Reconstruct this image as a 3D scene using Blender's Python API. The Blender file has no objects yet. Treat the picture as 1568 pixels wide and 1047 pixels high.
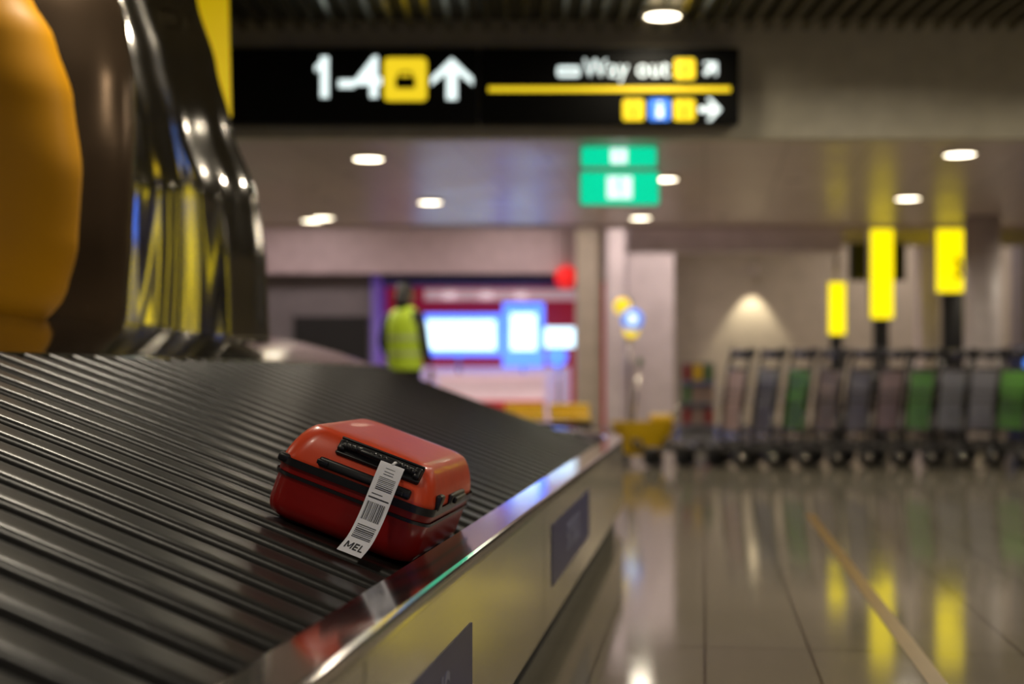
import bpy, bmesh, math, random
from mathutils import Vector, Matrix
random.seed(4)
S = bpy.context.scene
COL = S.collection
TH = math.radians(-7.72)

# ------------------------------------------------------------------ materials
def mat(name, col, rough=0.5, metal=0.0, emis=None, es=0.0, var=0.08, scale=6.0, bump=0.0, coat=0.0, spec=None):
    m = bpy.data.materials.new(name); m.use_nodes = True
    nt = m.node_tree; b = nt.nodes["Principled BSDF"]
    b.inputs["Roughness"].default_value = rough
    b.inputs["Metallic"].default_value = metal
    b.inputs["Coat Weight"].default_value = coat
    if spec is not None: b.inputs["Specular IOR Level"].default_value = spec
    tc = nt.nodes.new("ShaderNodeTexCoord")
    nz = nt.nodes.new("ShaderNodeTexNoise"); nz.inputs["Scale"].default_value = scale
    nz.inputs["Detail"].default_value = 3
    nt.links.new(tc.outputs["Object"], nz.inputs["Vector"])
    r = nt.nodes.new("ShaderNodeValToRGB")
    c = Vector(col[:3])
    r.color_ramp.elements[0].position = 0.3; r.color_ramp.elements[1].position = 0.7
    r.color_ramp.elements[0].color = (*(c*(1-var)), 1); r.color_ramp.elements[1].color = (*(c*(1+var)), 1)
    nt.links.new(nz.outputs["Fac"], r.inputs["Fac"])
    nt.links.new(r.outputs["Color"], b.inputs["Base Color"])
    if bump:
        bp = nt.nodes.new("ShaderNodeBump"); bp.inputs["Strength"].default_value = bump
        bp.inputs["Distance"].default_value = 0.01
        nt.links.new(nz.outputs["Fac"], bp.inputs["Height"]); nt.links.new(bp.outputs["Normal"], b.inputs["Normal"])
    if emis:
        b.inputs["Emission Color"].default_value = (*emis, 1); b.inputs["Emission Strength"].default_value = es
    return m

def tile_mat(name, c1, c2, cm, bw, rh, mortar, rough, metal=0.0, rot=0.0, spec=0.5, bump=0.0):
    m = bpy.data.materials.new(name); m.use_nodes = True
    nt = m.node_tree; b = nt.nodes["Principled BSDF"]
    tc = nt.nodes.new("ShaderNodeTexCoord"); mp = nt.nodes.new("ShaderNodeMapping")
    mp.inputs["Rotation"].default_value[2] = rot
    br = nt.nodes.new("ShaderNodeTexBrick"); br.offset = 0; br.squash = 1
    br.inputs["Scale"].default_value = 1; br.inputs["Brick Width"].default_value = bw
    br.inputs["Row Height"].default_value = rh; br.inputs["Mortar Size"].default_value = mortar
    br.inputs["Mortar Smooth"].default_value = 0.3
    br.inputs["Color1"].default_value = (*c1, 1); br.inputs["Color2"].default_value = (*c2, 1); br.inputs["Mortar"].default_value = (*cm, 1)
    nt.links.new(tc.outputs["Object"], mp.inputs["Vector"]); nt.links.new(mp.outputs["Vector"], br.inputs["Vector"])
    nt.links.new(br.outputs["Color"], b.inputs["Base Color"])
    nz = nt.nodes.new("ShaderNodeTexNoise"); nz.inputs["Scale"].default_value = 2.5; nz.inputs["Detail"].default_value = 4
    nt.links.new(tc.outputs["Object"], nz.inputs["Vector"])
    mr = nt.nodes.new("ShaderNodeMapRange"); mr.inputs["To Min"].default_value = rough*0.7; mr.inputs["To Max"].default_value = rough*1.4
    nt.links.new(nz.outputs["Fac"], mr.inputs["Value"]); nt.links.new(mr.outputs["Result"], b.inputs["Roughness"])
    b.inputs["Metallic"].default_value = metal; b.inputs["Specular IOR Level"].default_value = spec
    if bump:
        bp = nt.nodes.new("ShaderNodeBump"); bp.inputs["Strength"].default_value = bump; bp.inputs["Distance"].default_value = 0.02
        nt.links.new(nz.outputs["Fac"], bp.inputs["Height"]); nt.links.new(bp.outputs["Normal"], b.inputs["Normal"])
    return m

M = {}
M['floor'] = tile_mat('floor_tiles', (.20,.180,.138), (.18,.162,.124), (.045,.04,.03), .31, .62, .005, .085, rot=-TH, spec=0.75)
M['ceil_low'] = tile_mat('ceiling_metal_panels', (.72,.60,.55), (.64,.53,.49), (.34,.28,.25), .6, 1.2, .006, .30, metal=0, rot=-TH, spec=.28, bump=.03)
M['ceil_dark'] = mat('ceiling_dark', (.13,.12,.09), .5)
M['baffle'] = mat('baffle_metal', (.30,.27,.20), .25, .8)
M['bulk'] = mat('bulkhead_beige', (.60,.55,.42), .5)
M['bulk2'] = mat('bulkhead_pinkish', (.60,.48,.50), .5)
M['wall'] = mat('wall_beige', (.44,.39,.30), .7)
M['wall_dark'] = mat('wall_grey', (.20,.18,.19), .6)
M['white_paint'] = mat('white_paint', (.66,.59,.59), .45)
M['chrome'] = mat('polished_steel', (.74,.72,.73), .09, 1.0, var=.03)
M['skirtsteel'] = mat('mirror_skirt_steel', (.76,.73,.68), .11, 1.0, var=.06, scale=3)
M['steel'] = mat('brushed_steel', (.62,.58,.50), .16, .95, var=.05, scale=3)
M['panelsteel'] = mat('side_panel_steel', (.78,.74,.63), .12, .66, var=.05, scale=2)
M['hood'] = mat('hood_steel', (.36,.35,.32), .11, 1.0, var=.08)
M['bronze'] = mat('bronze_panel', (.12,.08,.05), .26, .8, var=.25, scale=2)
M['yellowpanel'] = mat('yellow_orange_panel', (.62,.28,.001), .45, 0, var=.06, scale=2, spec=.25)
M['yellowbanner'] = mat('yellow_banner', (.8,.6,.02), .5, 0, emis=(.9,.6,.0), es=.6)
M['rubber'] = mat('black_rubber', (.009,.008,.007), .33, 0, var=.3, scale=20, bump=.06, spec=.5)
M['black'] = mat('black_plastic', (.012,.012,.014), .35)
M['blackmatte'] = mat('black_matte', (.01,.01,.01), .7)
M['blue_ad'] = mat('blue_sticker', (.035,.04,.16), .35)
M['adtext'] = mat('sticker_text', (.25,.26,.4), .4)
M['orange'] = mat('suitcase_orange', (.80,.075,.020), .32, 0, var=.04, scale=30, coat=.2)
M['red'] = mat('suitcase_red', (.30,.006,.004), .35, 0, var=.04, scale=30, coat=.15)  # lower shell's shade put into the colour: darker copy of the orange
M['tag'] = mat('tag_paper', (.88,.88,.94), .5, var=.02)
M['ink'] = mat('tag_ink', (.02,.02,.025), .6)
M['lamp'] = mat('lamp_glow', (1,.9,.7), .5, emis=(1,.86,.62), es=14)
M['lampring'] = mat('lamp_ring', (.6,.55,.5), .3, .6)
M['signblack'] = mat('sign_black', (.006,.006,.005), .6, spec=.2)
M['signwhite'] = mat('sign_white', (.8,.85,.85), .5, emis=(.85,1,.98), es=1.7)
M['signyellow'] = mat('sign_yellow', (.8,.58,.01), .5, emis=(1,.72,.02), es=1.2)
M['signblue'] = mat('sign_blue', (.05,.2,.8), .5, emis=(.08,.28,1), es=1.2)
M['yl'] = mat('yellow_lightbox', (.8,.7,.01), .5, emis=(1,.78,.0), es=1.8)
M['ylnum'] = mat('lightbox_number', (.35,.22,.0), .5)
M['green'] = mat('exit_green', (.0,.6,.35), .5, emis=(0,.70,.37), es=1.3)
M['screenw'] = mat('screen_white', (.8,.95,1), .4, emis=(.55,.85,1), es=3.0)
M['screenb'] = mat('screen_blue', (.1,.25,1), .4, emis=(.07,.2,1), es=2.8)
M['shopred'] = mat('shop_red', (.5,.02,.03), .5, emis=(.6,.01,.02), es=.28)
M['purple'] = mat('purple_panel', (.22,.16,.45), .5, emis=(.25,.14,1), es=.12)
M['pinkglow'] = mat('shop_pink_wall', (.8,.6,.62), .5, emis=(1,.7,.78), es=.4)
M['softlamp'] = mat('shop_soft_lamp', (.9,.7,.7), .5, emis=(1,.75,.8), es=.8)
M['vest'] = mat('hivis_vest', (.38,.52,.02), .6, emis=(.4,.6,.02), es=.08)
M['reflect'] = mat('reflective_tape', (.42,.5,.2), .3)
M['skin'] = mat('skin', (.35,.18,.11), .5)
M['hair'] = mat('hair_black', (.01,.008,.007), .5)
M['cloth'] = mat('dark_clothing', (.012,.012,.02), .8)
M['tgreen'] = mat('trolley_green', (.09,.30,.02), .5)
M['tpink'] = mat('trolley_pink', (.30,.20,.17), .5)
M['tgrey'] = mat('trolley_grey', (.16,.16,.17), .5)
M['tube'] = mat('trolley_steel', (.06,.057,.055), .35, .8)
M['yplastic'] = mat('yellow_plastic', (.68,.42,.005), .4)
M['line'] = mat('floor_line_ochre', (.20,.11,.015), .35)
M['navy'] = mat('navy_plastic', (.02,.03,.12), .4)
M['leaf'] = mat('green_grey', (.08,.14,.05), .7)
M['dimred'] = mat('dim_red', (.25,.03,.03), .6)
M['dimgreen'] = mat('dim_green', (.09,.16,.06), .6)
M['redglow']=mat('red_glow',(.8,.02,.02),.5,emis=(1,.02,.02),es=.8)

# ------------------------------------------------------------------ builder
class B:
    def __init__(s): s.v=[]; s.f=[]; s.m=[]; s.mats=[]; s.sm=[]
    def mi(s, k):
        if k not in s.mats: s.mats.append(k)
        return s.mats.index(k)
    def add(s, vs, fs, k, smooth=False):
        o=len(s.v); s.v += [tuple(v) for v in vs]; i=s.mi(k)
        for f in fs: s.f.append([a+o for a in f]); s.m.append(i); s.sm.append(smooth)
    def box(s, c, d, k, rot=None, bev=0.0):
        bm=bmesh.new(); bmesh.ops.create_cube(bm,size=1)
        bmesh.ops.scale(bm,vec=Vector(d),verts=bm.verts)
        if bev: bmesh.ops.bevel(bm,geom=bm.edges[:],offset=bev,segments=3,profile=.5,affect='EDGES')
        mt=Matrix.Translation(Vector(c)) @ (rot.to_4x4() if rot else Matrix.Identity(4))
        bm.transform(mt); s.bm(bm,k,bev>0)
    def bb(s, x0,x1,y0,y1,z0,z1,k,bev=0.0):
        s.box(((x0+x1)/2,(y0+y1)/2,(z0+z1)/2),(abs(x1-x0),abs(y1-y0),abs(z1-z0)),k,bev=bev)
    def bm(s,bm,k,smooth=False):
        bm.verts.index_update()
        s.add([v.co[:] for v in bm.verts],[[v.index for v in f.verts] for f in bm.faces],k,smooth); bm.free()
    def tube(s,p1,p2,r,k,n=10,r2=None):
        p1=Vector(p1);p2=Vector(p2);d=p2-p1
        bm=bmesh.new(); bmesh.ops.create_cone(bm,cap_ends=True,segments=n,radius1=r,radius2=r if r2 is None else r2,depth=d.length)
        q=d.to_track_quat('Z','Y').to_matrix().to_4x4()
        bm.transform(Matrix.Translation((p1+p2)/2) @ q); s.bm(bm,k,True)
    def path(s,pts,r,k,n=8):
        for a,b in zip(pts[:-1],pts[1:]): s.tube(a,b,r,k,n)
        for p in pts[1:-1]: s.ball(p,(r,r,r),k,8)
    def ball(s,c,rad,k,n=12,rot=None):
        bm=bmesh.new(); bmesh.ops.create_uvsphere(bm,u_segments=n,v_segments=max(6,n//2+2),radius=1)
        bmesh.ops.scale(bm,vec=Vector(rad),verts=bm.verts)
        bm.transform(Matrix.Translation(Vector(c)) @ (rot.to_4x4() if rot else Matrix.Identity(4))); s.bm(bm,k,True)
    def poly(s,pts,n,th,k):
        n=Vector(n).normalized()*th; N=len(pts)
        vs=[Vector(p) for p in pts]+[Vector(p)+n for p in pts]
        fs=[list(range(N)),list(range(2*N-1,N-1,-1))]+[[i,(i+1)%N,(i+1)%N+N,i+N] for i in range(N)]
        s.add(vs,fs,k)
    def grid(s,rows,k,smooth=True,closed=False):
        nr=len(rows);nc=len(rows[0]);vs=[p for r in rows for p in r];fs=[]
        for i in range(nr-1):
            for j in range(nc if closed else nc-1):
                j2=(j+1)%nc; fs.append([i*nc+j,i*nc+j2,(i+1)*nc+j2,(i+1)*nc+j])
        s.add(vs,fs,k,smooth)
    def make(s,name,parent=None,loc=(0,0,0),rot=(0,0,0)):
        me=bpy.data.meshes.new(name); me.from_pydata(s.v,[],s.f)
        for k in s.mats: me.materials.append(M[k])
        me.polygons.foreach_set('material_index',s.m); me.polygons.foreach_set('use_smooth',s.sm)
        me.update()
        bm=bmesh.new(); bm.from_mesh(me); bmesh.ops.recalc_face_normals(bm,faces=bm.faces); bm.to_mesh(me); bm.free()
        o=bpy.data.objects.new(name,me); COL.objects.link(o); o.location=loc; o.rotation_euler=rot
        if parent: o.parent=parent
        return o

def empty(name,loc=(0,0,0),rot=(0,0,0),parent=None):
    o=bpy.data.objects.new(name,None); COL.objects.link(o); o.location=loc; o.rotation_euler=rot
    o.empty_display_size=.2
    if parent: o.parent=parent
    return o
def text(name,body,size,k,loc,rot,parent,ext=.002,align='CENTER',sx=1):
    c=bpy.data.curves.new(name,'FONT'); c.body=body; c.size=size; c.extrude=ext; c.align_x=align; c.align_y='CENTER'; c.offset=size*.012
    c.materials.append(M[k]); o=bpy.data.objects.new(name,c); COL.objects.link(o); o.location=loc; o.rotation_euler=rot; o.scale=(sx,1,1)
    o.parent=parent; return o
def autosmooth(o,ang=35):
    me=o.data
    for p in me.polygons: p.use_smooth=True
    bm=bmesh.new(); bm.from_mesh(me)
    for e in bm.edges:
        if len(e.link_faces)==2 and e.calc_face_angle(0)>math.radians(ang): e.smooth=False
    bm.to_mesh(me); bm.free()

# ------------------------------------------------------------------ room shell
X0,X1,Y0,Y1=-9.0,9.5,-7.0,22.0
b=B(); b.bb(X0,X1,Y0,Y1,-.1,0,'floor'); b.make('floor')
b=B(); b.bb(X0-.1,X0,Y0,Y1,0,3.6,'wall'); b.make('wall_left')
b=B(); b.bb(X1,X1+.1,Y0,Y1,0,3.6,'wall'); b.make('wall_right')
b=B(); b.bb(X0,X1,Y0-.1,Y0,0,3.6,'wall'); b.make('wall_back')
b=B(); b.bb(X0,X1,Y1,Y1+.1,0,3.6,'wall'); b.make('wall_far')
b=B(); b.bb(X0,X1,Y0,10.0,3.32,3.42,'ceil_dark'); b.make('ceiling')
b=B(); b.bb(X0,X1,10.15,15.9,2.5,2.6,'ceil_low'); b.make('ceiling')
b=B(); b.bb(X0,X1,16.0,Y1,3.3,3.4,'bulk'); b.make('ceiling')
b=B()
x=X0+.1
while x<X1-.05:
    b.bb(x,x+.035,Y0+.2,9.9,3.22,3.31,'baffle'); x+=.13
b.make('ceiling_baffles')
b=B(); b.bb(X0,X1,10.0,10.15,2.49,3.42,'bulk'); b.make('wall_bulkhead')
b=B(); b.bb(X0,X1,15.9,16.0,2.47,3.4,'bulk2'); b.make('trim_fascia')
b=B(); b.bb(X0,1.36,19.0,19.2,2.19,3.3,'bulk2'); b.make('wall_shop_bulkhead')
b=B(); b.bb(X0,-1.85,19.25,19.45,0,2.2,'wall_dark'); b.bb(-2.95,-1.95,19.2,19.25,0,1.62,'blackmatte'); b.bb(-3.0,-1.9,19.21,19.25,1.62,1.65,'wall_dark')
b.make('wall_shop_left')
b=B(); b.bb(2.15,X1,20.2,20.4,0,3.3,'wall'); b.make('wall_far_right')
b=B(); b.bb(1.36,3.85,16.6,16.9,2.27,2.62,'white_paint'); b.bb(3.85,9.4,17.6,17.9,2.45,3.3,'wall'); b.make('trim_beam')
b=B(); b.bb(2.15,X1-.01,20.17,20.2,0,.12,'steel'); b.make('baseboard_far')

def column(name,x0,x1,y0,y1,z1,k,round_=False):
    b=B()
    if round_:
        r=(x1-x0)/2; cx=(x0+x1)/2; cy=(y0+y1)/2
        b.tube((cx,cy,0),(cx,cy,z1),r,k,40); b.tube((cx,cy,0),(cx,cy,.14),r+.015,'steel',40)
    else:
        b.bb(x0,x1,y0,y1,0,z1,k,bev=.02); b.bb(x0-.015,x1+.015,y0-.015,y1+.015,0,.14,'steel')
    b.make(name)
column('column',4.80,5.18,14.9,15.28,2.5,'white_paint',True)
column('column',1.22,1.46,18.4,18.65,3.3,'white_paint')
column('column',1.5,2.14,18.75,18.98,3.3,'white_paint')
column('column',5.25,5.50,18.3,18.55,3.3,'white_paint')
column('column',.84,1.18,18.62,18.9,3.3,'wall')
column('column',6.55,7.1,18.2,18.7,3.3,'wall_dark')

# ------------------------------------------------------------------ downlights
def downlight(x,y,z,r=.115,e=60,light=True,col=(1,.89,.71)):
    b=B()
    b.tube((0,0,-.012),(0,0,.0),r,'lamp',28)
    n=32
    rows=[[(math.cos(a*2*math.pi/n)*R,math.sin(a*2*math.pi/n)*R,h) for a in range(n)] for R,h in ((r,-.002),(r+.004,-.02),(r+.03,-.012),(r+.034,.0))]
    b.grid(rows,'lampring',closed=True)
    o=b.make('ceiling_downlight',loc=(x,y,z))
    if light:
        l=bpy.data.lights.new('lamp_light','AREA'); l.shape='DISK'; l.size=r*2; l.energy=e; l.color=col; l.spread=math.radians(160)
        lo=bpy.data.objects.new('lamp_light',l); COL.objects.link(lo); lo.parent=o; lo.location=(0,0,-.03)
    return o
for x,y in ((-1.106,10.95),(-.79,13.7),(1.29,12.08),(1.36,15.05),(3.38,10.73),(3.73,13.4),(-2.15,15.3),(-2.0,15.05),(-4.5,12.5),(6.5,12.2),(6.3,14.8)):
    downlight(x,y,2.5,e=25)
downlight(1.0,9.45,3.22,e=8)
for x,y,e in ((-1.2,5.2,46),(1.9,5.2,44),(-4.4,5.2,28),(5.2,6.0,36),(-1.2,1.4,22),(1.9,1.4,18),(-4.4,1.4,14),(5.2,1.4,20),(-1.2,-3.2,28),(2.4,-3.2,38),(5.2,-3.2,38),(-4.8,9.0,24),(5.0,8.4,40),(2.6,8.2,38)):
    downlight(x,y,3.22,e=e)
for x,y in ((-5,18),(-2.6,17.6),(0,17.6),(1.7,17.5),(3,17.8),(5.4,19.2),(7.6,19.2)):  # unseen lamp in front of the white columns is added to brighten them
    downlight(x,y,3.3,e=31,col=(1,.83,.80))

# ------------------------------------------------------------------ baggage carousel
CX=-3.2; XC=-.54; R=CX*-1+XC; YA,YB=-3.0,7.7
TAN=.365; CA=math.cos(math.atan(TAN)); SA=math.sin(math.atan(TAN)); ZB=.40; LQ=1.28/CA
car=empty('baggage_carousel',rot=(0,0,TH))
LS=YB-YA; LA=math.pi*R; TOT=2*LS+2*LA
def stad(s,o):
    s%=TOT
    if s<LS: return (CX+R+o, YA+s)
    s-=LS
    if s<LA:
        a=s/R; return (CX+(R+o)*math.cos(a), YB+(R+o)*math.sin(a))
    s-=LA
    if s<LS: return (CX-R-o, YB-s)
    s-=LS
    a=math.pi+s/R; return (CX+(R+o)*math.cos(a), YA+(R+o)*math.sin(a))
stations=[0,LS*.25,LS*.5,LS*.75]+[LS+LA*i/36 for i in range(37)]+[LS+LA+LS*.33,LS+LA+LS*.66]+[2*LS+LA+LA*i/36 for i in range(36)]
def sweep(b,prof,k):
    rows=[[(*stad(s,o),z) for o,z in prof] for s in stations]
    rows.append(rows[0]); b.grid(rows,k,smooth=True)
b=B()
sweep(b,[(-.004,.30),(0,.470),(.002,.475),(.006,.478),(.093,.479),(.099,.476),(.101,.470),(.101,.452),(.094,.450)],'chrome')
o=b.make('curb_rail',car); autosmooth(o,22)
b=B(); sweep(b,[(.092,.452),(.098,.448),(.098,.105),(.09,.10),(.05,.10)],'panelsteel'); o=b.make('side_panel',car); autosmooth(o,22)
b=B(); sweep(b,[(.05,.115),(.05,0)],'blackmatte'); b.make('plinth',car)
b=B()
for i in range(int(TOT/2.1)):
    s=.62+i*2.1
    p0=stad(s,.0985);p1=stad(s+.004,.0985)
    b.add([(*p0,.1),(*p1,.1),(*p1,.45),(*p0,.45)],[[0,1,2,3]],'blackmatte')
b.make('panel_joints',car)
b=B()
prof=[(0,-.022),(0,.002),(.003,.010),(.008,.0150),(.016,.0165),(.035,.0150),(.065,.0125),(.088,.0105),(.098,.006),(.103,-.004),(.122,-.022)]
NS=int(round(TOT/.150)); PS=TOT/NS
qs=[0,.12,.3,.55,.8,1.05,1.25,LQ]
for i in range(NS):
    rows=[]
    for p,h in prof:
        row=[]
        for q in qs:
            bow=.035*math.sin(math.pi*q/LQ)
            x,y=stad(i*PS+(p*PS/.12)+bow,-.003-q*CA+h*SA)
            row.append((x,y,ZB+q*SA+h*CA))
        rows.append(row)
    b.grid(rows,'rubber')
o=b.make('belt_slats',car); autosmooth(o,50)
b=B(); sweep(b,[(-.0,.385-.02),(-1.28,.385-.02+1.28*TAN)],'blackmatte'); b.make('belt_underlay',car)
b=B(); zr=ZB+LQ*SA
sweep(b,[(-1.27,zr+.008),(-1.275,zr+.016),(-1.30,zr+.018),(-1.31,zr+.01)],'hood')
sweep(b,[(-1.30,zr+.01),(-1.34,zr+.025),(-1.50,zr+.085),(-1.70,zr+.14),(-1.95,zr+.19),(-2.3,zr+.225),(-2.62,zr+.23)],'hood')
o=b.make('island_hood',car); autosmooth(o)
b=B()
top=[(*stad(s,-2.62),zr+.23) for s in stations]
b.add(top,[list(range(len(top)))],'hood'); b.make('island_top',car)
def sticker(y0,y1,z0,z1,txt):
    b=B(); xo=XC+.0995; b.bb(xo-.001,xo+.001,y0,y1,z0,z1,'blue_ad'); b.make('advert_sticker',car)
    text('advert_text',txt,(z1-z0)*.72,'adtext',(xo+.0015,(y0+y1)/2,(z0+z1)/2),(math.pi/2,0,math.pi/2),car,ext=.0005)
sticker(4.12,5.45,.205,.385,'SKYBUS')
sticker(1.75,2.68,.17,.35,'SKYBUS')

# ------------------------------------------------------------------ suitcase
sc=empty('suitcase')
W,D,T=.33,.52,.200
GAP=.054; YS=2.79
q=GAP+W
Lm=Matrix(((CA,0,SA,XC-q*CA+.017*SA),(0,1,0,YS),(-SA,0,CA,ZB+q*SA+.017*CA),(0,0,0,1)))
sc.matrix_world=Matrix.Rotation(TH,4,'Z') @ Lm
def inset(h,rl=.035,ru=.074,dl=.020,du=.046):
    if h<rl: t=(rl-h)/rl; return dl*(1-math.sqrt(max(0,1-t*t)))
    if h>T-ru: t=(h-(T-ru))/ru; return du*(.62*(1-math.sqrt(max(0,1-t*t)))+.38*t)
    return 0
def rrect(ins,h,rc=.045,n=8):
    r=max(.02,rc-ins*.2); out=[]
    for cx,cy,a0 in ((W-ins-r,D-ins-r,0),(ins+r,D-ins-r,90),(ins+r,ins+r,180),(W-ins-r,ins+r,270)):
        for i in range(n+1):
            a=math.radians(a0+90*i/n); out.append((cx+r*math.cos(a),cy+r*math.sin(a),h))
    return out
def shell(b,h0,h1,k,out=0,n=14,cap=None):
    rows=[]
    for i in range(n+1):
        h=h0+(h1-h0)*i/n; rows.append(rrect(inset(h)-out,h))
    if cap=='top':
        base=inset(T); rows[-1]=rrect(base,T-.0001)
        for e,dz in ((.012,.001),(.04,.002),(.09,.0025)): rows.append(rrect(base+e,T+dz,rc=.05))
        last=[tuple(p) for p in rows[-1]]
    b.grid(rows,k,closed=True)
    if cap=='top': b.add(last,[list(range(len(last)))],k)
    if cap=='bot': b.add([tuple(p) for p in rows[0]],[list(range(len(rows[0])))],k)
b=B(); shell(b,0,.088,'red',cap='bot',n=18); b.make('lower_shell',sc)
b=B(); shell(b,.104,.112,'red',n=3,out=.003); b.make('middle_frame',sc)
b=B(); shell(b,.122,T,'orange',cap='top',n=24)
b.make('upper_shell',sc)
b=B(); shell(b,.086,.093,'black',out=.005,n=3); shell(b,.093,.106,'red',out=.001,n=3); shell(b,.108,.124,'black',out=.006,n=4); b.make('zipper_bands',sc)
H2=.182
b=B()
b.box((H2,-.001,.138),(.20,.014,.020),'black',rot=Matrix.Rotation(math.radians(-14),3,'X'),bev=.005)
b.box((H2-.09,-.008,.138),(.024,.010,.011),'black',bev=.003)
b.box((H2+.075,-.008,.136),(.024,.010,.011),'black',bev=.003)
b.make('lock_plate',sc)
rt=Matrix.Rotation(math.radians(-38),3,'X')
HX=.196; HW=.182; HZ=.178; HY=.022
b=B()
b.box((HX,HY,HZ),(HW,.012,.042),'blackmatte',rot=rt,bev=.005)
b.box((HX,HY-.013,HZ-.012),(HW,.008,.006),'black',rot=rt,bev=.0025)
b.box((HX,HY+.006,HZ+.017),(HW,.008,.005),'black',rot=rt,bev=.002)
pts=[]
for i in range(15):
    t=i/14; u=math.sin(math.pi*t)**.6; pts.append((HX-HW*.44+HW*.88*t,HY-.010-.009*u,HZ+.004+.005*u))
for a,c in zip(pts[:-1],pts[1:]): b.tube(a,c,.0065,'black',12)
b.box((HX,HY-.020,HZ+.009),(.085,.010,.014),'black',rot=rt,bev=.0045)
b.box((HX-HW*.45,HY-.007,HZ+.003),(.016,.016,.026),'black',rot=rt,bev=.005); b.box((HX+HW*.45,HY-.007,HZ+.003),(.016,.016,.026),'black',rot=rt,bev=.005)
b.make('top_handle',sc)
b=B()
b.box((W+.001,.065,.135),(.014,.04,.034),'black',bev=.005)
b.box((W+.001,.27,.13),(.012,.16,.024),'black',bev=.005)
b.box((W+.010,.27,.13),(.010,.12,.014),'black',bev=.004)
b.box((.010,.012,.118),(.026,.026,.018),'black',bev=.006)
b.make('side_handle',sc)
b=B()
for xx in (.05,W-.05):
    for hh in (.035,T-.05):
        b.box((xx,D+.004,hh),(.05,.03,.04),'black',bev=.008)
        b.tube((xx-.014,D+.03,hh),(xx+.014,D+.03,hh),.024,'black',18)
b.make('caster_wheels',sc)
inv=Lm.inverted()
P=[Vector((-.612,2.794,.645)),Vector((-.614,2.774,.645)),Vector((-.618,2.757,.630)),Vector((-.630,2.738,.592)),Vector((-.645,2.716,.545)),Vector((-.661,2.690,.504)),Vector((-.677,2.662,.479))]
ex=Vector((CA,0,-SA))
def cr(t):
    n=len(P)-1; u=min(max(t,0),.9999)*n; i=int(u); f=u-i
    p0=P[max(i-1,0)];p1=P[i];p2=P[i+1];p3=P[min(i+2,n)]
    return .5*((2*p1)+(p2-p0)*f+(2*p0-5*p1+4*p2-p3)*f*f+(3*p1-p0-3*p2+p3)*f**3)
def tp(s,t,l=0):
    c=cr(s); d=(cr(min(s+.02,1))-cr(max(s-.02,0))).normalized(); n=ex.cross(d).normalized()
    if n.z<0: n=-n
    n=-n if n.y>0 else n
    return inv @ (c+ex*(t*.051)+n*l)
b=B()
for l in (0,-.0006): b.grid([[tp(.2+.8*i/30,t,l) for t in (-.5,0,.5)] for i in range(31)],'tag')
b.path([tp(.22,0),tp(.1,0),tp(.0,0)],.003,'tag',8)
def bar(s0,s1,t0,t1,l=.0008):
    k=max(2,int((s1-s0)/.03)); b.grid([[tp(s0+(s1-s0)*i/k,t,l) for t in (t0,t1)] for i in range(k+1)],'ink')
s=.40
while s<.50: bar(s,s+.003+random.random()*.004,-.3,.38); s+=.0125
for s_ in (.305,.345,.37): bar(s_,s_+.005,-.2,.2)
for s_ in (.525,): bar(s_,s_+.005,-.35,.1)
t=-.38
while t<.36:
    w=random.choice((.012,.02,.035)); bar(.58,.70,t,t+w); t+=w+random.choice((.02,.03,.045))
s=.735
while s<.83: bar(s,s+.003+random.random()*.005,-.38,.38); s+=.0135
bar(.55,.558,-.42,.42)
# printed letters MEL, drawn as strokes that follow the paper
def stroke(a,c,w=.05):
    (s0,t0),(s1,t1)=a,c
    if abs(s1-s0)<1e-6: bar(s0-.006,s0+.006,min(t0,t1),max(t0,t1),.0009)
    else:
        rows=[]
        for i in range(4):
            u=i/3; rows.append([tp(s0+(s1-s0)*u,t0+(t1-t0)*u-w/2,.0009),tp(s0+(s1-s0)*u,t0+(t1-t0)*u+w/2,.0009)])
        b.grid(rows,'ink')
A,Z=.878,.940
stroke((A,-.34),(Z,-.34)); stroke((A,-.10),(Z,-.10)); stroke((A,-.33),(Z-.012,-.22)); stroke((A,-.11),(Z-.012,-.22))
stroke((A,.0),(Z,.0))
for s_ in (A+.005,(A+Z)/2,Z-.005): stroke((s_,-.02),(s_,.14))
stroke((A,.22),(Z,.22)); stroke((Z-.005,.20),(Z-.005,.36))
b.make('luggage_tag',sc)

# ------------------------------------------------------------------ feature column on the carousel island
fc=empty('carousel_feature_column')
def interp(tab,z):
    if z<=tab[0][0]: return tab[0][1]
    for (a,va),(c,vc) in zip(tab[:-1],tab[1:]):
        if z<=c:
            f=(z-a)/(c-a); f=f*f*(3-2*f)*.5+f*.5; return va+(vc-va)*f
    return tab[-1][1]
def sheet(name,zs,L,Rr,yfun,k,th=.02,n=28,lin=False):
    b=B(); rows=[]
    for z in zs:
        l=interp(L,z); r=interp(Rr,z); row=[]
        for i in range(n+1):
            s=i/n; sx=s if lin else math.sin(s*math.pi/2)
            row.append((l+(r-l)*sx,yfun(s,z),z))
        rows.append(row)
    b.grid(rows,k); o=b.make(name,fc)
    md=o.modifiers.new('solid','SOLIDIFY'); md.thickness=th; md.offset=0
    return o
def fr(a,c,n): return [a+(c-a)*i/n for i in range(n+1)]
Lc=[(.97,-1.86),(1.35,-1.83),(1.65,-1.80),(1.96,-1.82),(2.26,-1.90),(2.56,-2.0),(3.2,-2.2)]
Rc=[(.97,-1.13),(1.35,-1.145),(1.65,-1.185),(1.96,-1.30),(2.26,-1.376),(2.56,-1.467),(3.2,-1.6)]
sheet('chrome_skirt',fr(.97,3.2,60),Lc,Rc,lambda s,z:6.28+.16*s+.17*s*s+.007*math.sin(s*13+z*1.2)+.003*math.sin(s*31-z)+.010*math.sin(z*5+1),'skirtsteel',.012,n=70,lin=True)
Ly=[(.9,-3.1),(3.2,-3.1)]
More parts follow.
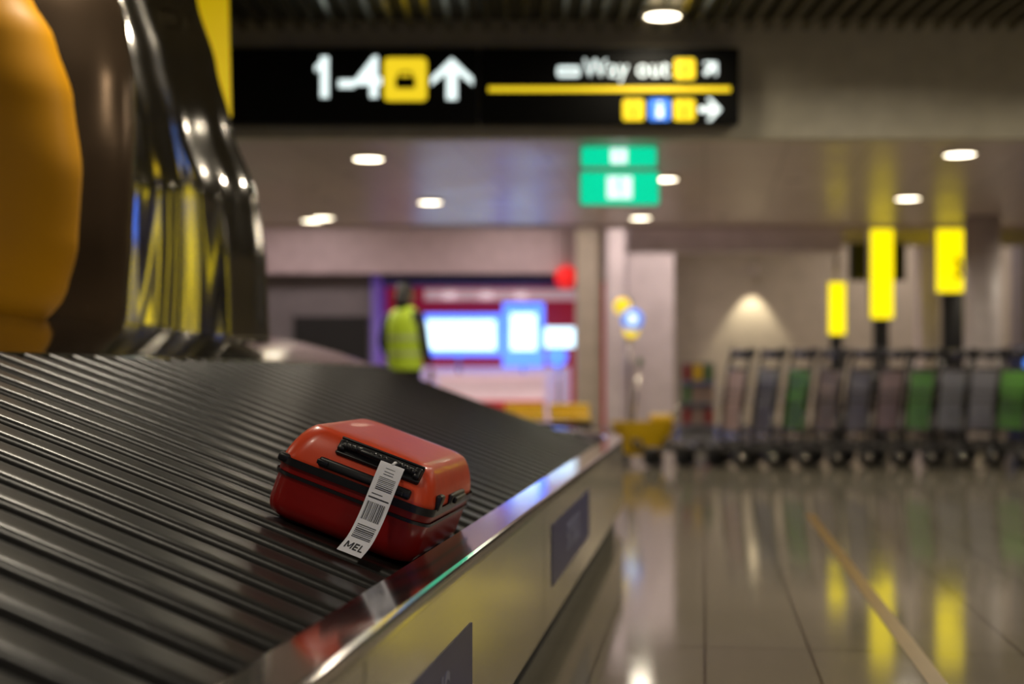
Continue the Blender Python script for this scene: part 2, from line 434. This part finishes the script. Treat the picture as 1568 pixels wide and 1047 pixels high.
Ry=[(.89,-1.84),(.912,-1.80),(.958,-1.731),(1.0,-1.678),(1.02,-1.64),(1.107,-1.575),(1.268,-1.536),(1.543,-1.52),(1.796,-1.552),(2.0,-1.616),(2.14,-1.697),(2.6,-1.87),(3.2,-2.05)]
sheet('yellow_cladding',fr(.93,3.2,60),Ly,Ry,lambda s,z:4.55+.45*(1-math.cos(s*math.pi/2))+.2*(1-s)**2,'yellowpanel',.02)
Lb=[(.95,-2.7),(3.2,-2.7)]
Rb=[(.95,-1.56),(1.064,-1.527),(1.35,-1.50),(1.7,-1.48),(1.96,-1.49),(2.2,-1.53),(2.5,-1.62),(3.2,-1.85)]
sheet('bronze_cladding',fr(.96,3.2,40),Lb,Rb,lambda s,z:5.12+.5*(1-math.cos(s*math.pi/2))+.03*math.sin(z*3),'bronze',.015)
b=B(); b.poly([(-1.72,7.25,3.2),(-1.46,7.25,3.2),(-1.435,7.25,2.15),(-1.46,7.25,2.12),(-1.62,7.25,2.6)],(0,1,0),.03,'yellowbanner')
b.make('yellow_banner',fc)
b=B(); b.tube((-2.45,6.7,1.05),(-2.45,6.7,3.2),.28,'hood',32); b.make('core_post',fc)

# ------------------------------------------------------------------ hanging direction sign
sg=empty('direction_sign',loc=(0,9.9,0))
b=B()
b.bb(-2.6,-.235,-.06,.06,2.56,3.09,'signblack',bev=.008); b.bb(-.225,1.573,-.06,.06,2.56,3.09,'signblack',bev=.008)
b.bb(-2.6,1.573,.06,.098,2.6,3.05,'steel')
b.make('sign_case',sg)
f=-.063
def rsq(b,x0,x1,z0,z1,k,r=.03,y=f,th=.004,sg_=-1):
    pts=[]
    for cx,cz,a0 in ((x1-r,z1-r,0),(x0+r,z1-r,90),(x0+r,z0+r,180),(x1-r,z0+r,270)):
        for i in range(6):
            a=math.radians(a0+18*i); pts.append((cx+r*math.cos(a),y,cz+r*math.sin(a)))
    b.poly(pts,(0,sg_,0),th,k)
def sp(px): return (px-784)*.004522
def sz(py): return .82+(575-py)*.004522
def arrow(b,cx,cz,s,ang,k='signwhite',y=f):
    pts=[(0,.5),(.5,0.02),(.5,-.16),(.13,.14),(.13,-.5),(-.13,-.5),(-.13,.14),(-.5,-.16),(-.5,.02)]
    ca,sa=math.cos(ang),math.sin(ang)
    P_=[(cx+s*(u*ca-v*sa),y,cz+s*(u*sa+v*ca)) for u,v in pts]
    b.poly(P_,(0,-1,0),.004,k)
b=B()
rsq(b,sp(588),sp(654),sz(155),sz(89),'signyellow',.035)
arrow(b,sp(692),sz(121),.29,0)
b.bb(sp(748),sp(1118),f-.004,f,sz(141),sz(133),'signyellow')
rsq(b,sp(1032),sp(1064),sz(122),sz(90),'signyellow',.02)
for x0,k in ((953,'signyellow'),(993,'signblue'),(1031,'signyellow')): rsq(b,sp(x0),sp(x0+33),sz(185),sz(152),k,.02)
arrow(b,sp(1087),sz(168),.155,-math.pi/2)
arrow(b,sp(1088),sz(105),.12,-math.pi/4)
rsq(b,sp(853),sp(888),sz(118),sz(102),'signwhite',.02)
b.poly([(sp(483),f,sz(110)),(sp(483),f,sz(102)),(sp(492),f,sz(93)),(sp(499),f,sz(93)),(sp(499),f,sz(103))],(0,-1,0),.004,'signwhite')
rsq(b,sp(606),sp(636),sz(136),sz(118),'signblack',.012,y=f-.004)
b.path([(sp(612),f-.007,sz(118)),(sp(612),f-.007,sz(111)),(sp(630),f-.007,sz(111)),(sp(630),f-.007,sz(118))],.007,'signblack',6)
b.bb(sp(857),sp(885),f-.006,f-.004,sz(112),sz(108),'signblack')
for cxp in (970,1047): 
    b.ball((sp(cxp),f-.004,sz(160)),(.008,.003,.008),'ylnum'); b.bb(sp(cxp)-.009,sp(cxp)+.009,f-.006,f-.004,sz(178),sz(166),'ylnum')
b.ball((sp(1010),f-.004,sz(159)),(.014,.003,.014),'signwhite'); b.bb(sp(1010)-.02,sp(1010)+.02,f-.006,f-.004,sz(181),sz(164),'signwhite')
b.bb(sp(1045),sp(1050),f-.006,f-.004,sz(114),sz(99),'ylnum')
b.make('sign_symbols',sg)
t1=text('sign_text','1-4',.385,'signwhite',(sp(531),f-.003,sz(122)),(math.pi/2,0,0),sg,sx=.96); t1.data.offset=.010
t2=text('sign_text','Way out',.175,'signwhite',(sp(959),f-.003,sz(106)),(math.pi/2,0,0),sg,sx=.89); t2.data.offset=.0005; t2.data.space_character=1.08
sg2=empty('direction_sign',loc=(.2,3.0,0))  # out-of-frame sign, added so the chrome skirt reflects its back
b=B(); b.bb(-.9,.9,-.05,.05,2.52,2.9,'signblack',bev=.008)
for x in (-.7,.7): b.tube((x,0,2.9),(x,0,3.25),.012,'steel')
rsq(b,-.75,-.45,2.58,2.84,'signyellow',.03,y=.05,sg_=1); rsq(b,-.3,.25,2.6,2.8,'signblue',.02,y=.05,sg_=1); rsq(b,.4,.7,2.58,2.84,'signyellow',.03,y=.05,sg_=1)
b.make('sign_case',sg2)

# ------------------------------------------------------------------ exit signs
def exit_sign(x,y,w,h):
    b=B(); W2=w/2; b.bb(-W2,W2,-.03,.03,-h,-.01,'lampring',bev=.006); rsq(b,-W2+.012,W2-.012,-h+.01,-.02,'green',.02,y=-.031,th=.003)
    c=-h/2; s=h/.3
    b.bb(-.10*s,.10*s,-.036,-.034,c-.09*s,c+.09*s,'signwhite')
    b.ball((.0,-.037,c+.06*s),(.016*s,.003,.016*s),'green'); b.path([(0,-.037,c+.04*s),(-.015*s,-.037,c-.01*s),(.02*s,-.037,c-.04*s),(.01*s,-.037,c-.07*s)],.007*s,'green',6); b.path([(-.04*s,-.037,c+.02*s),(.04*s,-.037,c+.01*s)],.006*s,'green',6)
    for xx in (-w*.38,w*.38): b.tube((xx,0,-.03),(xx,0,0),.01,'steel')
    b.make('exit_sign',loc=(x,y,2.5))
exit_sign(.875,11.6,.66,.30)
exit_sign(.775,10.35,.57,.175)  # built copy standing in for the lower sign's reflection in the ceiling
exit_sign(-2.85,12.3,.9,.34)  # added out of sight for a green reflection on the island hood

# ------------------------------------------------------------------ yellow light-box signs
def lightbox(name,cx,y,w,z0,z1,num,post,rot=0,depth=.12,ztop=2.5):
    e=empty(name,loc=(cx,y,0),rot=(0,0,rot))
    b=B(); b.bb(-w/2-.015,w/2+.015,-depth/2,depth/2,z0-.015,z1+.01,'lampring',bev=.01)
    b.bb(-w/2,w/2,-depth/2-.006,depth/2+.006,z0,z1,'yl')
    b.make('light_panel',e)
    b=B()
    if post=='floor':
        b.bb(-w*.33,w*.33,-.05,.05,.02,z0-.015,'black',bev=.01); b.bb(-w*.5,w*.5,-.13,.13,0,.03,'steel',bev=.008)
    b.tube((0,0,z1),(0,0,ztop),.03,'steel')
    b.make('sign_post',e)
    if num: 
        t=text('sign_number',num,.34,'ylnum',(.02,-depth/2-.010,(z0+z1)/2-.14),(math.pi/2,0,0),e,sx=.85); t.data.offset=.006
lightbox('carousel_number_sign',5.26,16.9,.47,1.81,2.62,'3','floor',ztop=3.3)
lightbox('carousel_number_sign',4.38,16.9,.27,1.50,2.60,'','floor',ztop=3.3)
lightbox('carousel_number_sign',3.86,16.95,.20,1.31,1.93,'','floor',ztop=3.3)
b=B(); b.bb(-.34,.34,-.05,.05,1.98,2.44,'black',bev=.01); b.bb(-.30,.30,-.056,-.05,2.02,2.41,'signblack'); b.tube((0,.02,0),(0,.02,2.0),.03,'steel'); b.tube((0,.02,0),(0,.02,.03),.15,'steel',20)
b.make('flight_information_monitor',loc=(4.46,17.38,0))
for xx,yy,ww in ((1.6,-3.0,.5),(2.7,-3.0,.6),(4.2,-2.6,.6),(6.3,-.5,.6)):  # unseen signs behind the camera, added for yellow reflections in the skirt
    lightbox('carousel_number_sign',xx,yy,ww,1.85,2.75,'','none',rot=math.radians(-25),ztop=3.22)
lightbox('carousel_number_sign',-4.3,12.6,.5,1.7,2.35,'','none')  # added behind the yellow cladding, unseen, for a yellow reflection on the hood
b=B(); b.bb(-1.0,8.5,-6.95,-6.8,0,1.95,'navy',bev=.01)  # unseen glowing display behind the camera, added for the skirt's blue reflection
for i in range(7): b.bb(-.8+i*1.3,.2+i*1.3,-6.8,-6.79,1.2,1.75,'screenb')
b.make('advert_wall_display')

# ------------------------------------------------------------------ luggage trolleys
def trolley_mesh(k):
    b=B(); w=.25
    for sgn in (-1,1):
        b.path([(sgn*w,0,.13),(sgn*w,-.02,.5),(sgn*w,-.09,.96),(sgn*w*.9,-.12,1.02)],.022,'tube')
        b.path([(sgn*w,0,.20),(sgn*w*.8,.45,.17),(sgn*w*.55,.86,.15),(sgn*w*.5,.88,.24)],.018,'tube')
        b.tube((sgn*w-.025,-.02,.095),(sgn*w+.025,-.02,.095),.095,'black',18)
        b.tube((sgn*w-.027,-.02,.095),(sgn*w+.027,-.02,.095),.035,'steel',12)
        b.box((sgn*w,-.02,.19),(.06,.08,.07),'black',bev=.008)
    b.tube((-w*.9,-.12,1.03),(w*.9,-.12,1.03),.030,'black',14)
    b.box((0,-.12,1.0),(.16,.05,.06),'black',bev=.012)
    for sgn in (-1,1): b.box((sgn*w*.9,-.12,1.03),(.06,.075,.075),'black',bev=.015)
    for z,y in ((.32,-.01),(.88,-.075)): b.tube((-w,y,z),(w,y,z),.016,'tube')
    for yy,f_ in ((.15,.92),(.32,.86),(.5,.76),(.68,.66)): b.tube((-w*f_,yy,.20-.05*yy),(w*f_,yy,.20-.05*yy),.012,'tube')
    b.tube((-w*.5,.88,.24),(w*.5,.88,.24),.016,'tube')
    b.tube((-.025,.74,.08),(.025,.74,.08),.08,'black',18); b.box((0,.74,.14),(.07,.08,.06),'black',bev=.008)
    b.poly([(-w+.03,-.02,.34),(w-.03,-.02,.34),(w-.03,-.075,.86),(-w+.03,-.075,.86)],(0,1,.1),.012,k)
    b.path([(-w,-.05,.68),(-w*.8,.06,.68),(w*.8,.06,.68),(w,-.05,.68)],.008,'tube',6)
    b.path([(-w,-.03,.60),(-w*.8,.06,.60),(w*.8,.06,.60),(w,-.03,.60)],.008,'tube',6)
    return b
cols=['tpink','tgrey','tgreen','tpink','tgrey','tpink','tgreen','tgrey','tgrey','tgreen','tgrey','tpink','tgrey']
cache={}
for i,k in enumerate(cols):
    if k not in cache:
        o=trolley_mesh(k).make('luggage_trolley'); cache[k]=o.data
    else:
        o=bpy.data.objects.new('luggage_trolley',cache[k]); COL.objects.link(o)
    o.location=(1.98+i*.285,12.9+i*.012,0); o.rotation_euler=(0,0,math.radians(101))

# ------------------------------------------------------------------ shop
sh=empty('shop_front')
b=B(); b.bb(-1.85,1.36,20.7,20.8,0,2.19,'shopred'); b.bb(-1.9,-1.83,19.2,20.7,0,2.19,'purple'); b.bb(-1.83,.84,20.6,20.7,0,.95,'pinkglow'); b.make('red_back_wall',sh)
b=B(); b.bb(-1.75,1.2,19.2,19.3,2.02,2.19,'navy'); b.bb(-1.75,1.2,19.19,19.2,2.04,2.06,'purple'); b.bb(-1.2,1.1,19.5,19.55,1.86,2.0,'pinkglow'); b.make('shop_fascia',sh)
b=B(); b.bb(-1.36,-.15,20.0,20.06,1.10,1.69,'screenb',bev=.01); b.bb(-1.28,-.23,19.99,20.0,1.19,1.60,'screenw')
b.bb(-.13,.45,19.9,19.96,.95,1.84,'screenb',bev=.01); b.bb(-.02,.34,19.885,19.9,1.18,1.69,'screenw')
b.bb(.46,.88,19.95,20.0,1.22,1.50,'screenw',bev=.01)
b.tube((.63,19.9,1.09),(.63,19.95,1.09),.14,'screenb',24)
for x in (-.75,.16,.66): b.tube((x,20.03,0),(x,20.03,1.1),.025,'steel')
b.make('display_screens',sh)
b=B()
for x in (-.86,-.35,.12): b.tube((x,19.42,1.88),(x,19.42,1.96),.08,'softlamp',20); b.tube((x,19.42,1.96),(x,19.42,2.19),.012,'steel')
b.make('spot_lamps',sh)
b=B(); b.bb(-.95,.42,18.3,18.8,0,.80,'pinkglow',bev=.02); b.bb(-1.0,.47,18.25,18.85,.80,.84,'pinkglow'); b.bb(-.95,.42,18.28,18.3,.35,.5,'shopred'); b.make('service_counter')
b=B(); b.tube((.72,18.9,2.13),(.72,18.98,2.13),.15,'redglow',24); b.tube((.72,18.94,2.26),(.72,18.94,3.3),.012,'steel'); b.make('round_red_sign')
b=B()
b.tube((1.42,17.2,0),(1.42,17.2,1.75),.025,'steel'); b.tube((1.42,17.2,0),(1.42,17.2,.03),.15,'steel',20)
b.tube((1.33,17.15,1.66),(1.33,17.19,1.66),.10,'signyellow',24); b.tube((1.45,17.12,1.5),(1.45,17.16,1.5),.13,'signblue',24); b.tube((1.45,17.10,1.5),(1.45,17.12,1.5),.06,'signwhite',24); b.tube((1.44,17.15,1.36),(1.44,17.19,1.36),.09,'signyellow',24)
b.make('round_pole_sign')

mb=B()
rows=[]
for z,wx,wy in ((.08,.18,.15),(.12,.21,.17),(.36,.29,.21),(.39,.31,.22)):
    rows.append([(wx*math.copysign(abs(math.cos(a))**.5,math.cos(a)),wy*math.copysign(abs(math.sin(a))**.5,math.sin(a)),z) for a in [i*math.pi/12 for i in range(24)]])
mb.grid(rows,'yplastic',closed=True); mb.add(rows[0],[list(range(24))],'yplastic'); mb.add([(p[0]*.97,p[1]*.97,.34) for p in rows[2]],[list(range(24))],'blackmatte')
for x in (-.16,.16):
    for y in (-.13,.13): mb.tube((x-.015,y,.04),(x+.015,y,.04),.04,'black',14); mb.box((x,y,.085),(.03,.03,.03),'black')
mb.box((.17,0,.42),(.2,.3,.08),'yplastic',bev=.02)
mb.tube((.25,.0,.42),(.36,0,.56),.015,'steel'); mb.tube((.36,-.06,.56),(.36,.06,.56),.02,'black')
mb.tube((-.1,.02,.3),(-.02,.05,.95),.013,'steel'); mb.ball((-.02,.05,.95),(.03,.03,.04),'leaf')
mb.tube((.42,-.1,.10),(.47,-.1,.10),.10,'black',16); mb.tube((.3,-.1,.10),(.42,-.1,.10),.012,'steel')
mb.make('mop_bucket',loc=(1.22,13.3,0))
sb=B()
for i in range(2):
    x=i*.42
    sb.box((x,0,.43),(.38,.40,.05),'yplastic',bev=.02); sb.box((x,.19,.50),(.38,.04,.12),'yplastic',bev=.018,rot=Matrix.Rotation(math.radians(-12),3,'X'))
sb.bb(-.2,.62,-.02,.04,.33,.39,'black')
for x in (-.1,.52): sb.tube((x,0,0.02),(x,0,.36),.02,'steel'); sb.bb(x-.02,x+.02,-.2,.22,0,.03,'steel')
sb.make('waiting_seats',loc=(.12,13.2,0))
db=B()
db.bb(-.2,.2,-.03,.0,.0,.98,'tgrey'); db.bb(-.22,.22,-.16,.16,0,.04,'steel')
for r_,kk in enumerate((('dimred','yplastic','dimgreen'),('dimgreen','tpink','tpink'),('dimred','tpink','dimred'))):
    for c_,k in enumerate(kk): db.box((-.13+c_*.13,-.06,.86-r_*.26),(.09,.02,.18),k,rot=Matrix.Rotation(.25,3,'X'))
    db.bb(-.2,.2,-.11,-.03,.72-r_*.26,.74-r_*.26,'steel')
db.make('brochure_rack',loc=(2.2,16.9,0))
db=B(); db.bb(-.25,.25,-.1,.1,0,1.15,'navy',bev=.02); db.bb(-.2,.2,-.11,-.1,.80,1.1,'navy'); db.bb(-.12,.12,-.112,-.11,.88,1.05,'signblue'); db.bb(-.28,.28,-.15,.15,0,.05,'steel')
db.make('information_kiosk',loc=(5.95,16.3,0))
b=B(); d=Vector((math.sin(-TH),math.cos(-TH),0)); n=Vector((d.y,-d.x,0)); p0=Vector((.62,0,.001))-d*2; p1=Vector((.62,0,.001))+d*8.5
b.poly([p0-n*.026,p1-n*.026,p1+n*.026,p0+n*.026],(0,0,1),.0015,'line'); b.make('floor_line')

# ------------------------------------------------------------------ person in hi-vis vest
pe=empty('airport_worker',loc=(-1.09,14.5,0),rot=(0,0,math.radians(-35)))
def skin(name,verts,edges,k,sub=2):
    me=bpy.data.meshes.new(name); me.from_pydata([v[0] for v in verts],edges,[])
    o=bpy.data.objects.new(name,me); COL.objects.link(o); o.parent=pe; me.materials.append(M[k])
    md=o.modifiers.new('skin','SKIN')
    for i,v in enumerate(verts):
        r=v[1]; me.skin_vertices[0].data[i].radius=(r,r) if not isinstance(r,tuple) else r
        me.skin_vertices[0].data[i].use_root=(i==0)
    md.use_smooth_shade=True
    ss=o.modifiers.new('sub','SUBSURF'); ss.levels=sub; ss.render_levels=sub
    return o
skin('trousers',[((0,0,.98),(.15,.11)),((-.09,0,.88),.10),((-.10,.01,.50),.07),((-.10,-.01,.10),.055),((.09,0,.88),.10),((.11,.03,.50),.07),((.12,.0,.10),.055)],[(0,1),(1,2),(2,3),(0,4),(4,5),(5,6)],'cloth')
skin('shirt',[((0,0,1.0),(.14,.10)),((0,0,1.2),(.15,.11)),((0,0,1.40),(.16,.10)),((0,0,1.48),.07),((0,.01,1.54),.055),
   ((-.20,0,1.42),.068),((-.30,.0,1.16),.056),((-.27,.14,.95),.042),((.19,0,1.42),.065),((.25,0,1.16),.05),((.24,.10,.92),.038)],
   [(0,1),(1,2),(2,3),(3,4),(2,5),(5,6),(6,7),(2,8),(8,9),(9,10)],'cloth')
b=B(); rows=[]
for z,rx,ry in ((.88,.205,.145),(.95,.205,.145),(1.1,.195,.14),(1.25,.205,.145),(1.38,.205,.14),(1.45,.18,.115),(1.50,.12,.09),(1.525,.085,.075)):
    rows.append([(rx*math.cos(a),ry*math.sin(a),z) for a in [i*math.pi/14 for i in range(28)]])
b.grid(rows,'vest',closed=True)
for z in (1.02,1.18):
    b.grid([[(.207*math.cos(a),.149*math.sin(a),z+dz) for a in [i*math.pi/14 for i in range(28)]] for dz in (0,.05)],'reflect',closed=True)
o=b.make('vest',pe); sd=o.modifiers.new('sub','SUBSURF'); sd.levels=1; sd.render_levels=2
b=B()
b.ball((0,.02,1.64),(.075,.095,.115),'skin',20); b.tube((0,.0,1.5),(0,.01,1.60),.05,'skin',14)
b.ball((0,.112,1.63),(.013,.02,.02),'skin',8); b.ball((0,.105,1.585),(.025,.01,.008),'dimred',8)
for sgn in (-1,1):
    b.ball((sgn*.076,.01,1.635),(.012,.022,.032),'skin',8); b.ball((sgn*.03,.102,1.655),(.014,.008,.009),'reflect',8); b.ball((sgn*.03,.108,1.655),(.006,.006,.006),'hair',8)
b.make('head',pe)
b=B(); b.ball((0,-.005,1.665),(.085,.10,.11),'hair',20); b.ball((0,-.05,1.58),(.08,.07,.11),'hair',14); b.make('hair',pe)
for side,(wx,wy,wz) in ((-1,(-.27,.14,.95)),(1,(.24,.10,.92))):
    b=B(); b.ball((wx,wy+.03,wz-.07),(.022,.038,.05),'skin',12)
    for i,(dy,ln) in enumerate(((.045,.065),(.03,.08),(.012,.075),(-.004,.06))):
        y=wy+dy; b.path([(wx,y,wz-.105),(wx-side*.006,y+.006,wz-.105-ln*.5),(wx-side*.018,y+.008,wz-.105-ln)],.0085,'skin',7)
    b.path([(wx-side*.01,wy+.055,wz-.06),(wx-side*.02,wy+.085,wz-.085),(wx-side*.022,wy+.09,wz-.115)],.0095,'skin',7)
    b.make('hand',pe)
b=B()
for x,y in ((-.10,0),(.12,.01)):
    b.ball((x,y+.06,.045),(.048,.135,.045),'black',14); b.tube((x,y-.01,.04),(x,y-.01,.13),.05,'black',14)
b.make('shoes',pe)

# ------------------------------------------------------------------ wall-wash spot
l=bpy.data.lights.new('wall_spot','SPOT'); l.energy=75; l.spot_size=math.radians(70); l.spot_blend=.4; l.color=(1,.88,.66); l.shadow_soft_size=.04
b=B(); b.tube((0,0,-.12),(0,0,0),.05,'lampring',18); b.tube((0,0,0),(0,0,.85),.01,'steel'); w=b.make('wall_washer_lamp',loc=(3.4,19.95,2.35))
lo=bpy.data.objects.new('wall_spot',l); COL.objects.link(lo); lo.parent=w; lo.location=(0,0,-.14); lo.rotation_euler=(math.radians(10),0,0)

# ------------------------------------------------------------------ world + camera
wd=bpy.data.worlds.new('World'); S.world=wd; wd.use_nodes=True
wd.node_tree.nodes['Background'].inputs[0].default_value=(.25,.2,.15,1); wd.node_tree.nodes['Background'].inputs[1].default_value=.2
cam=bpy.data.cameras.new('camera'); co=bpy.data.objects.new('camera',cam); COL.objects.link(co); S.camera=co
co.location=(0,0,.82); co.rotation_euler=(math.pi/2,0,0)
cam.lens=50; cam.sensor_width=36; cam.shift_y=.033; cam.clip_start=.05
cam.dof.use_dof=True; cam.dof.focus_distance=2.8; cam.dof.aperture_fstop=1.8
S.view_settings.view_transform='Standard'; S.view_settings.look='None'; S.view_settings.exposure=-.42
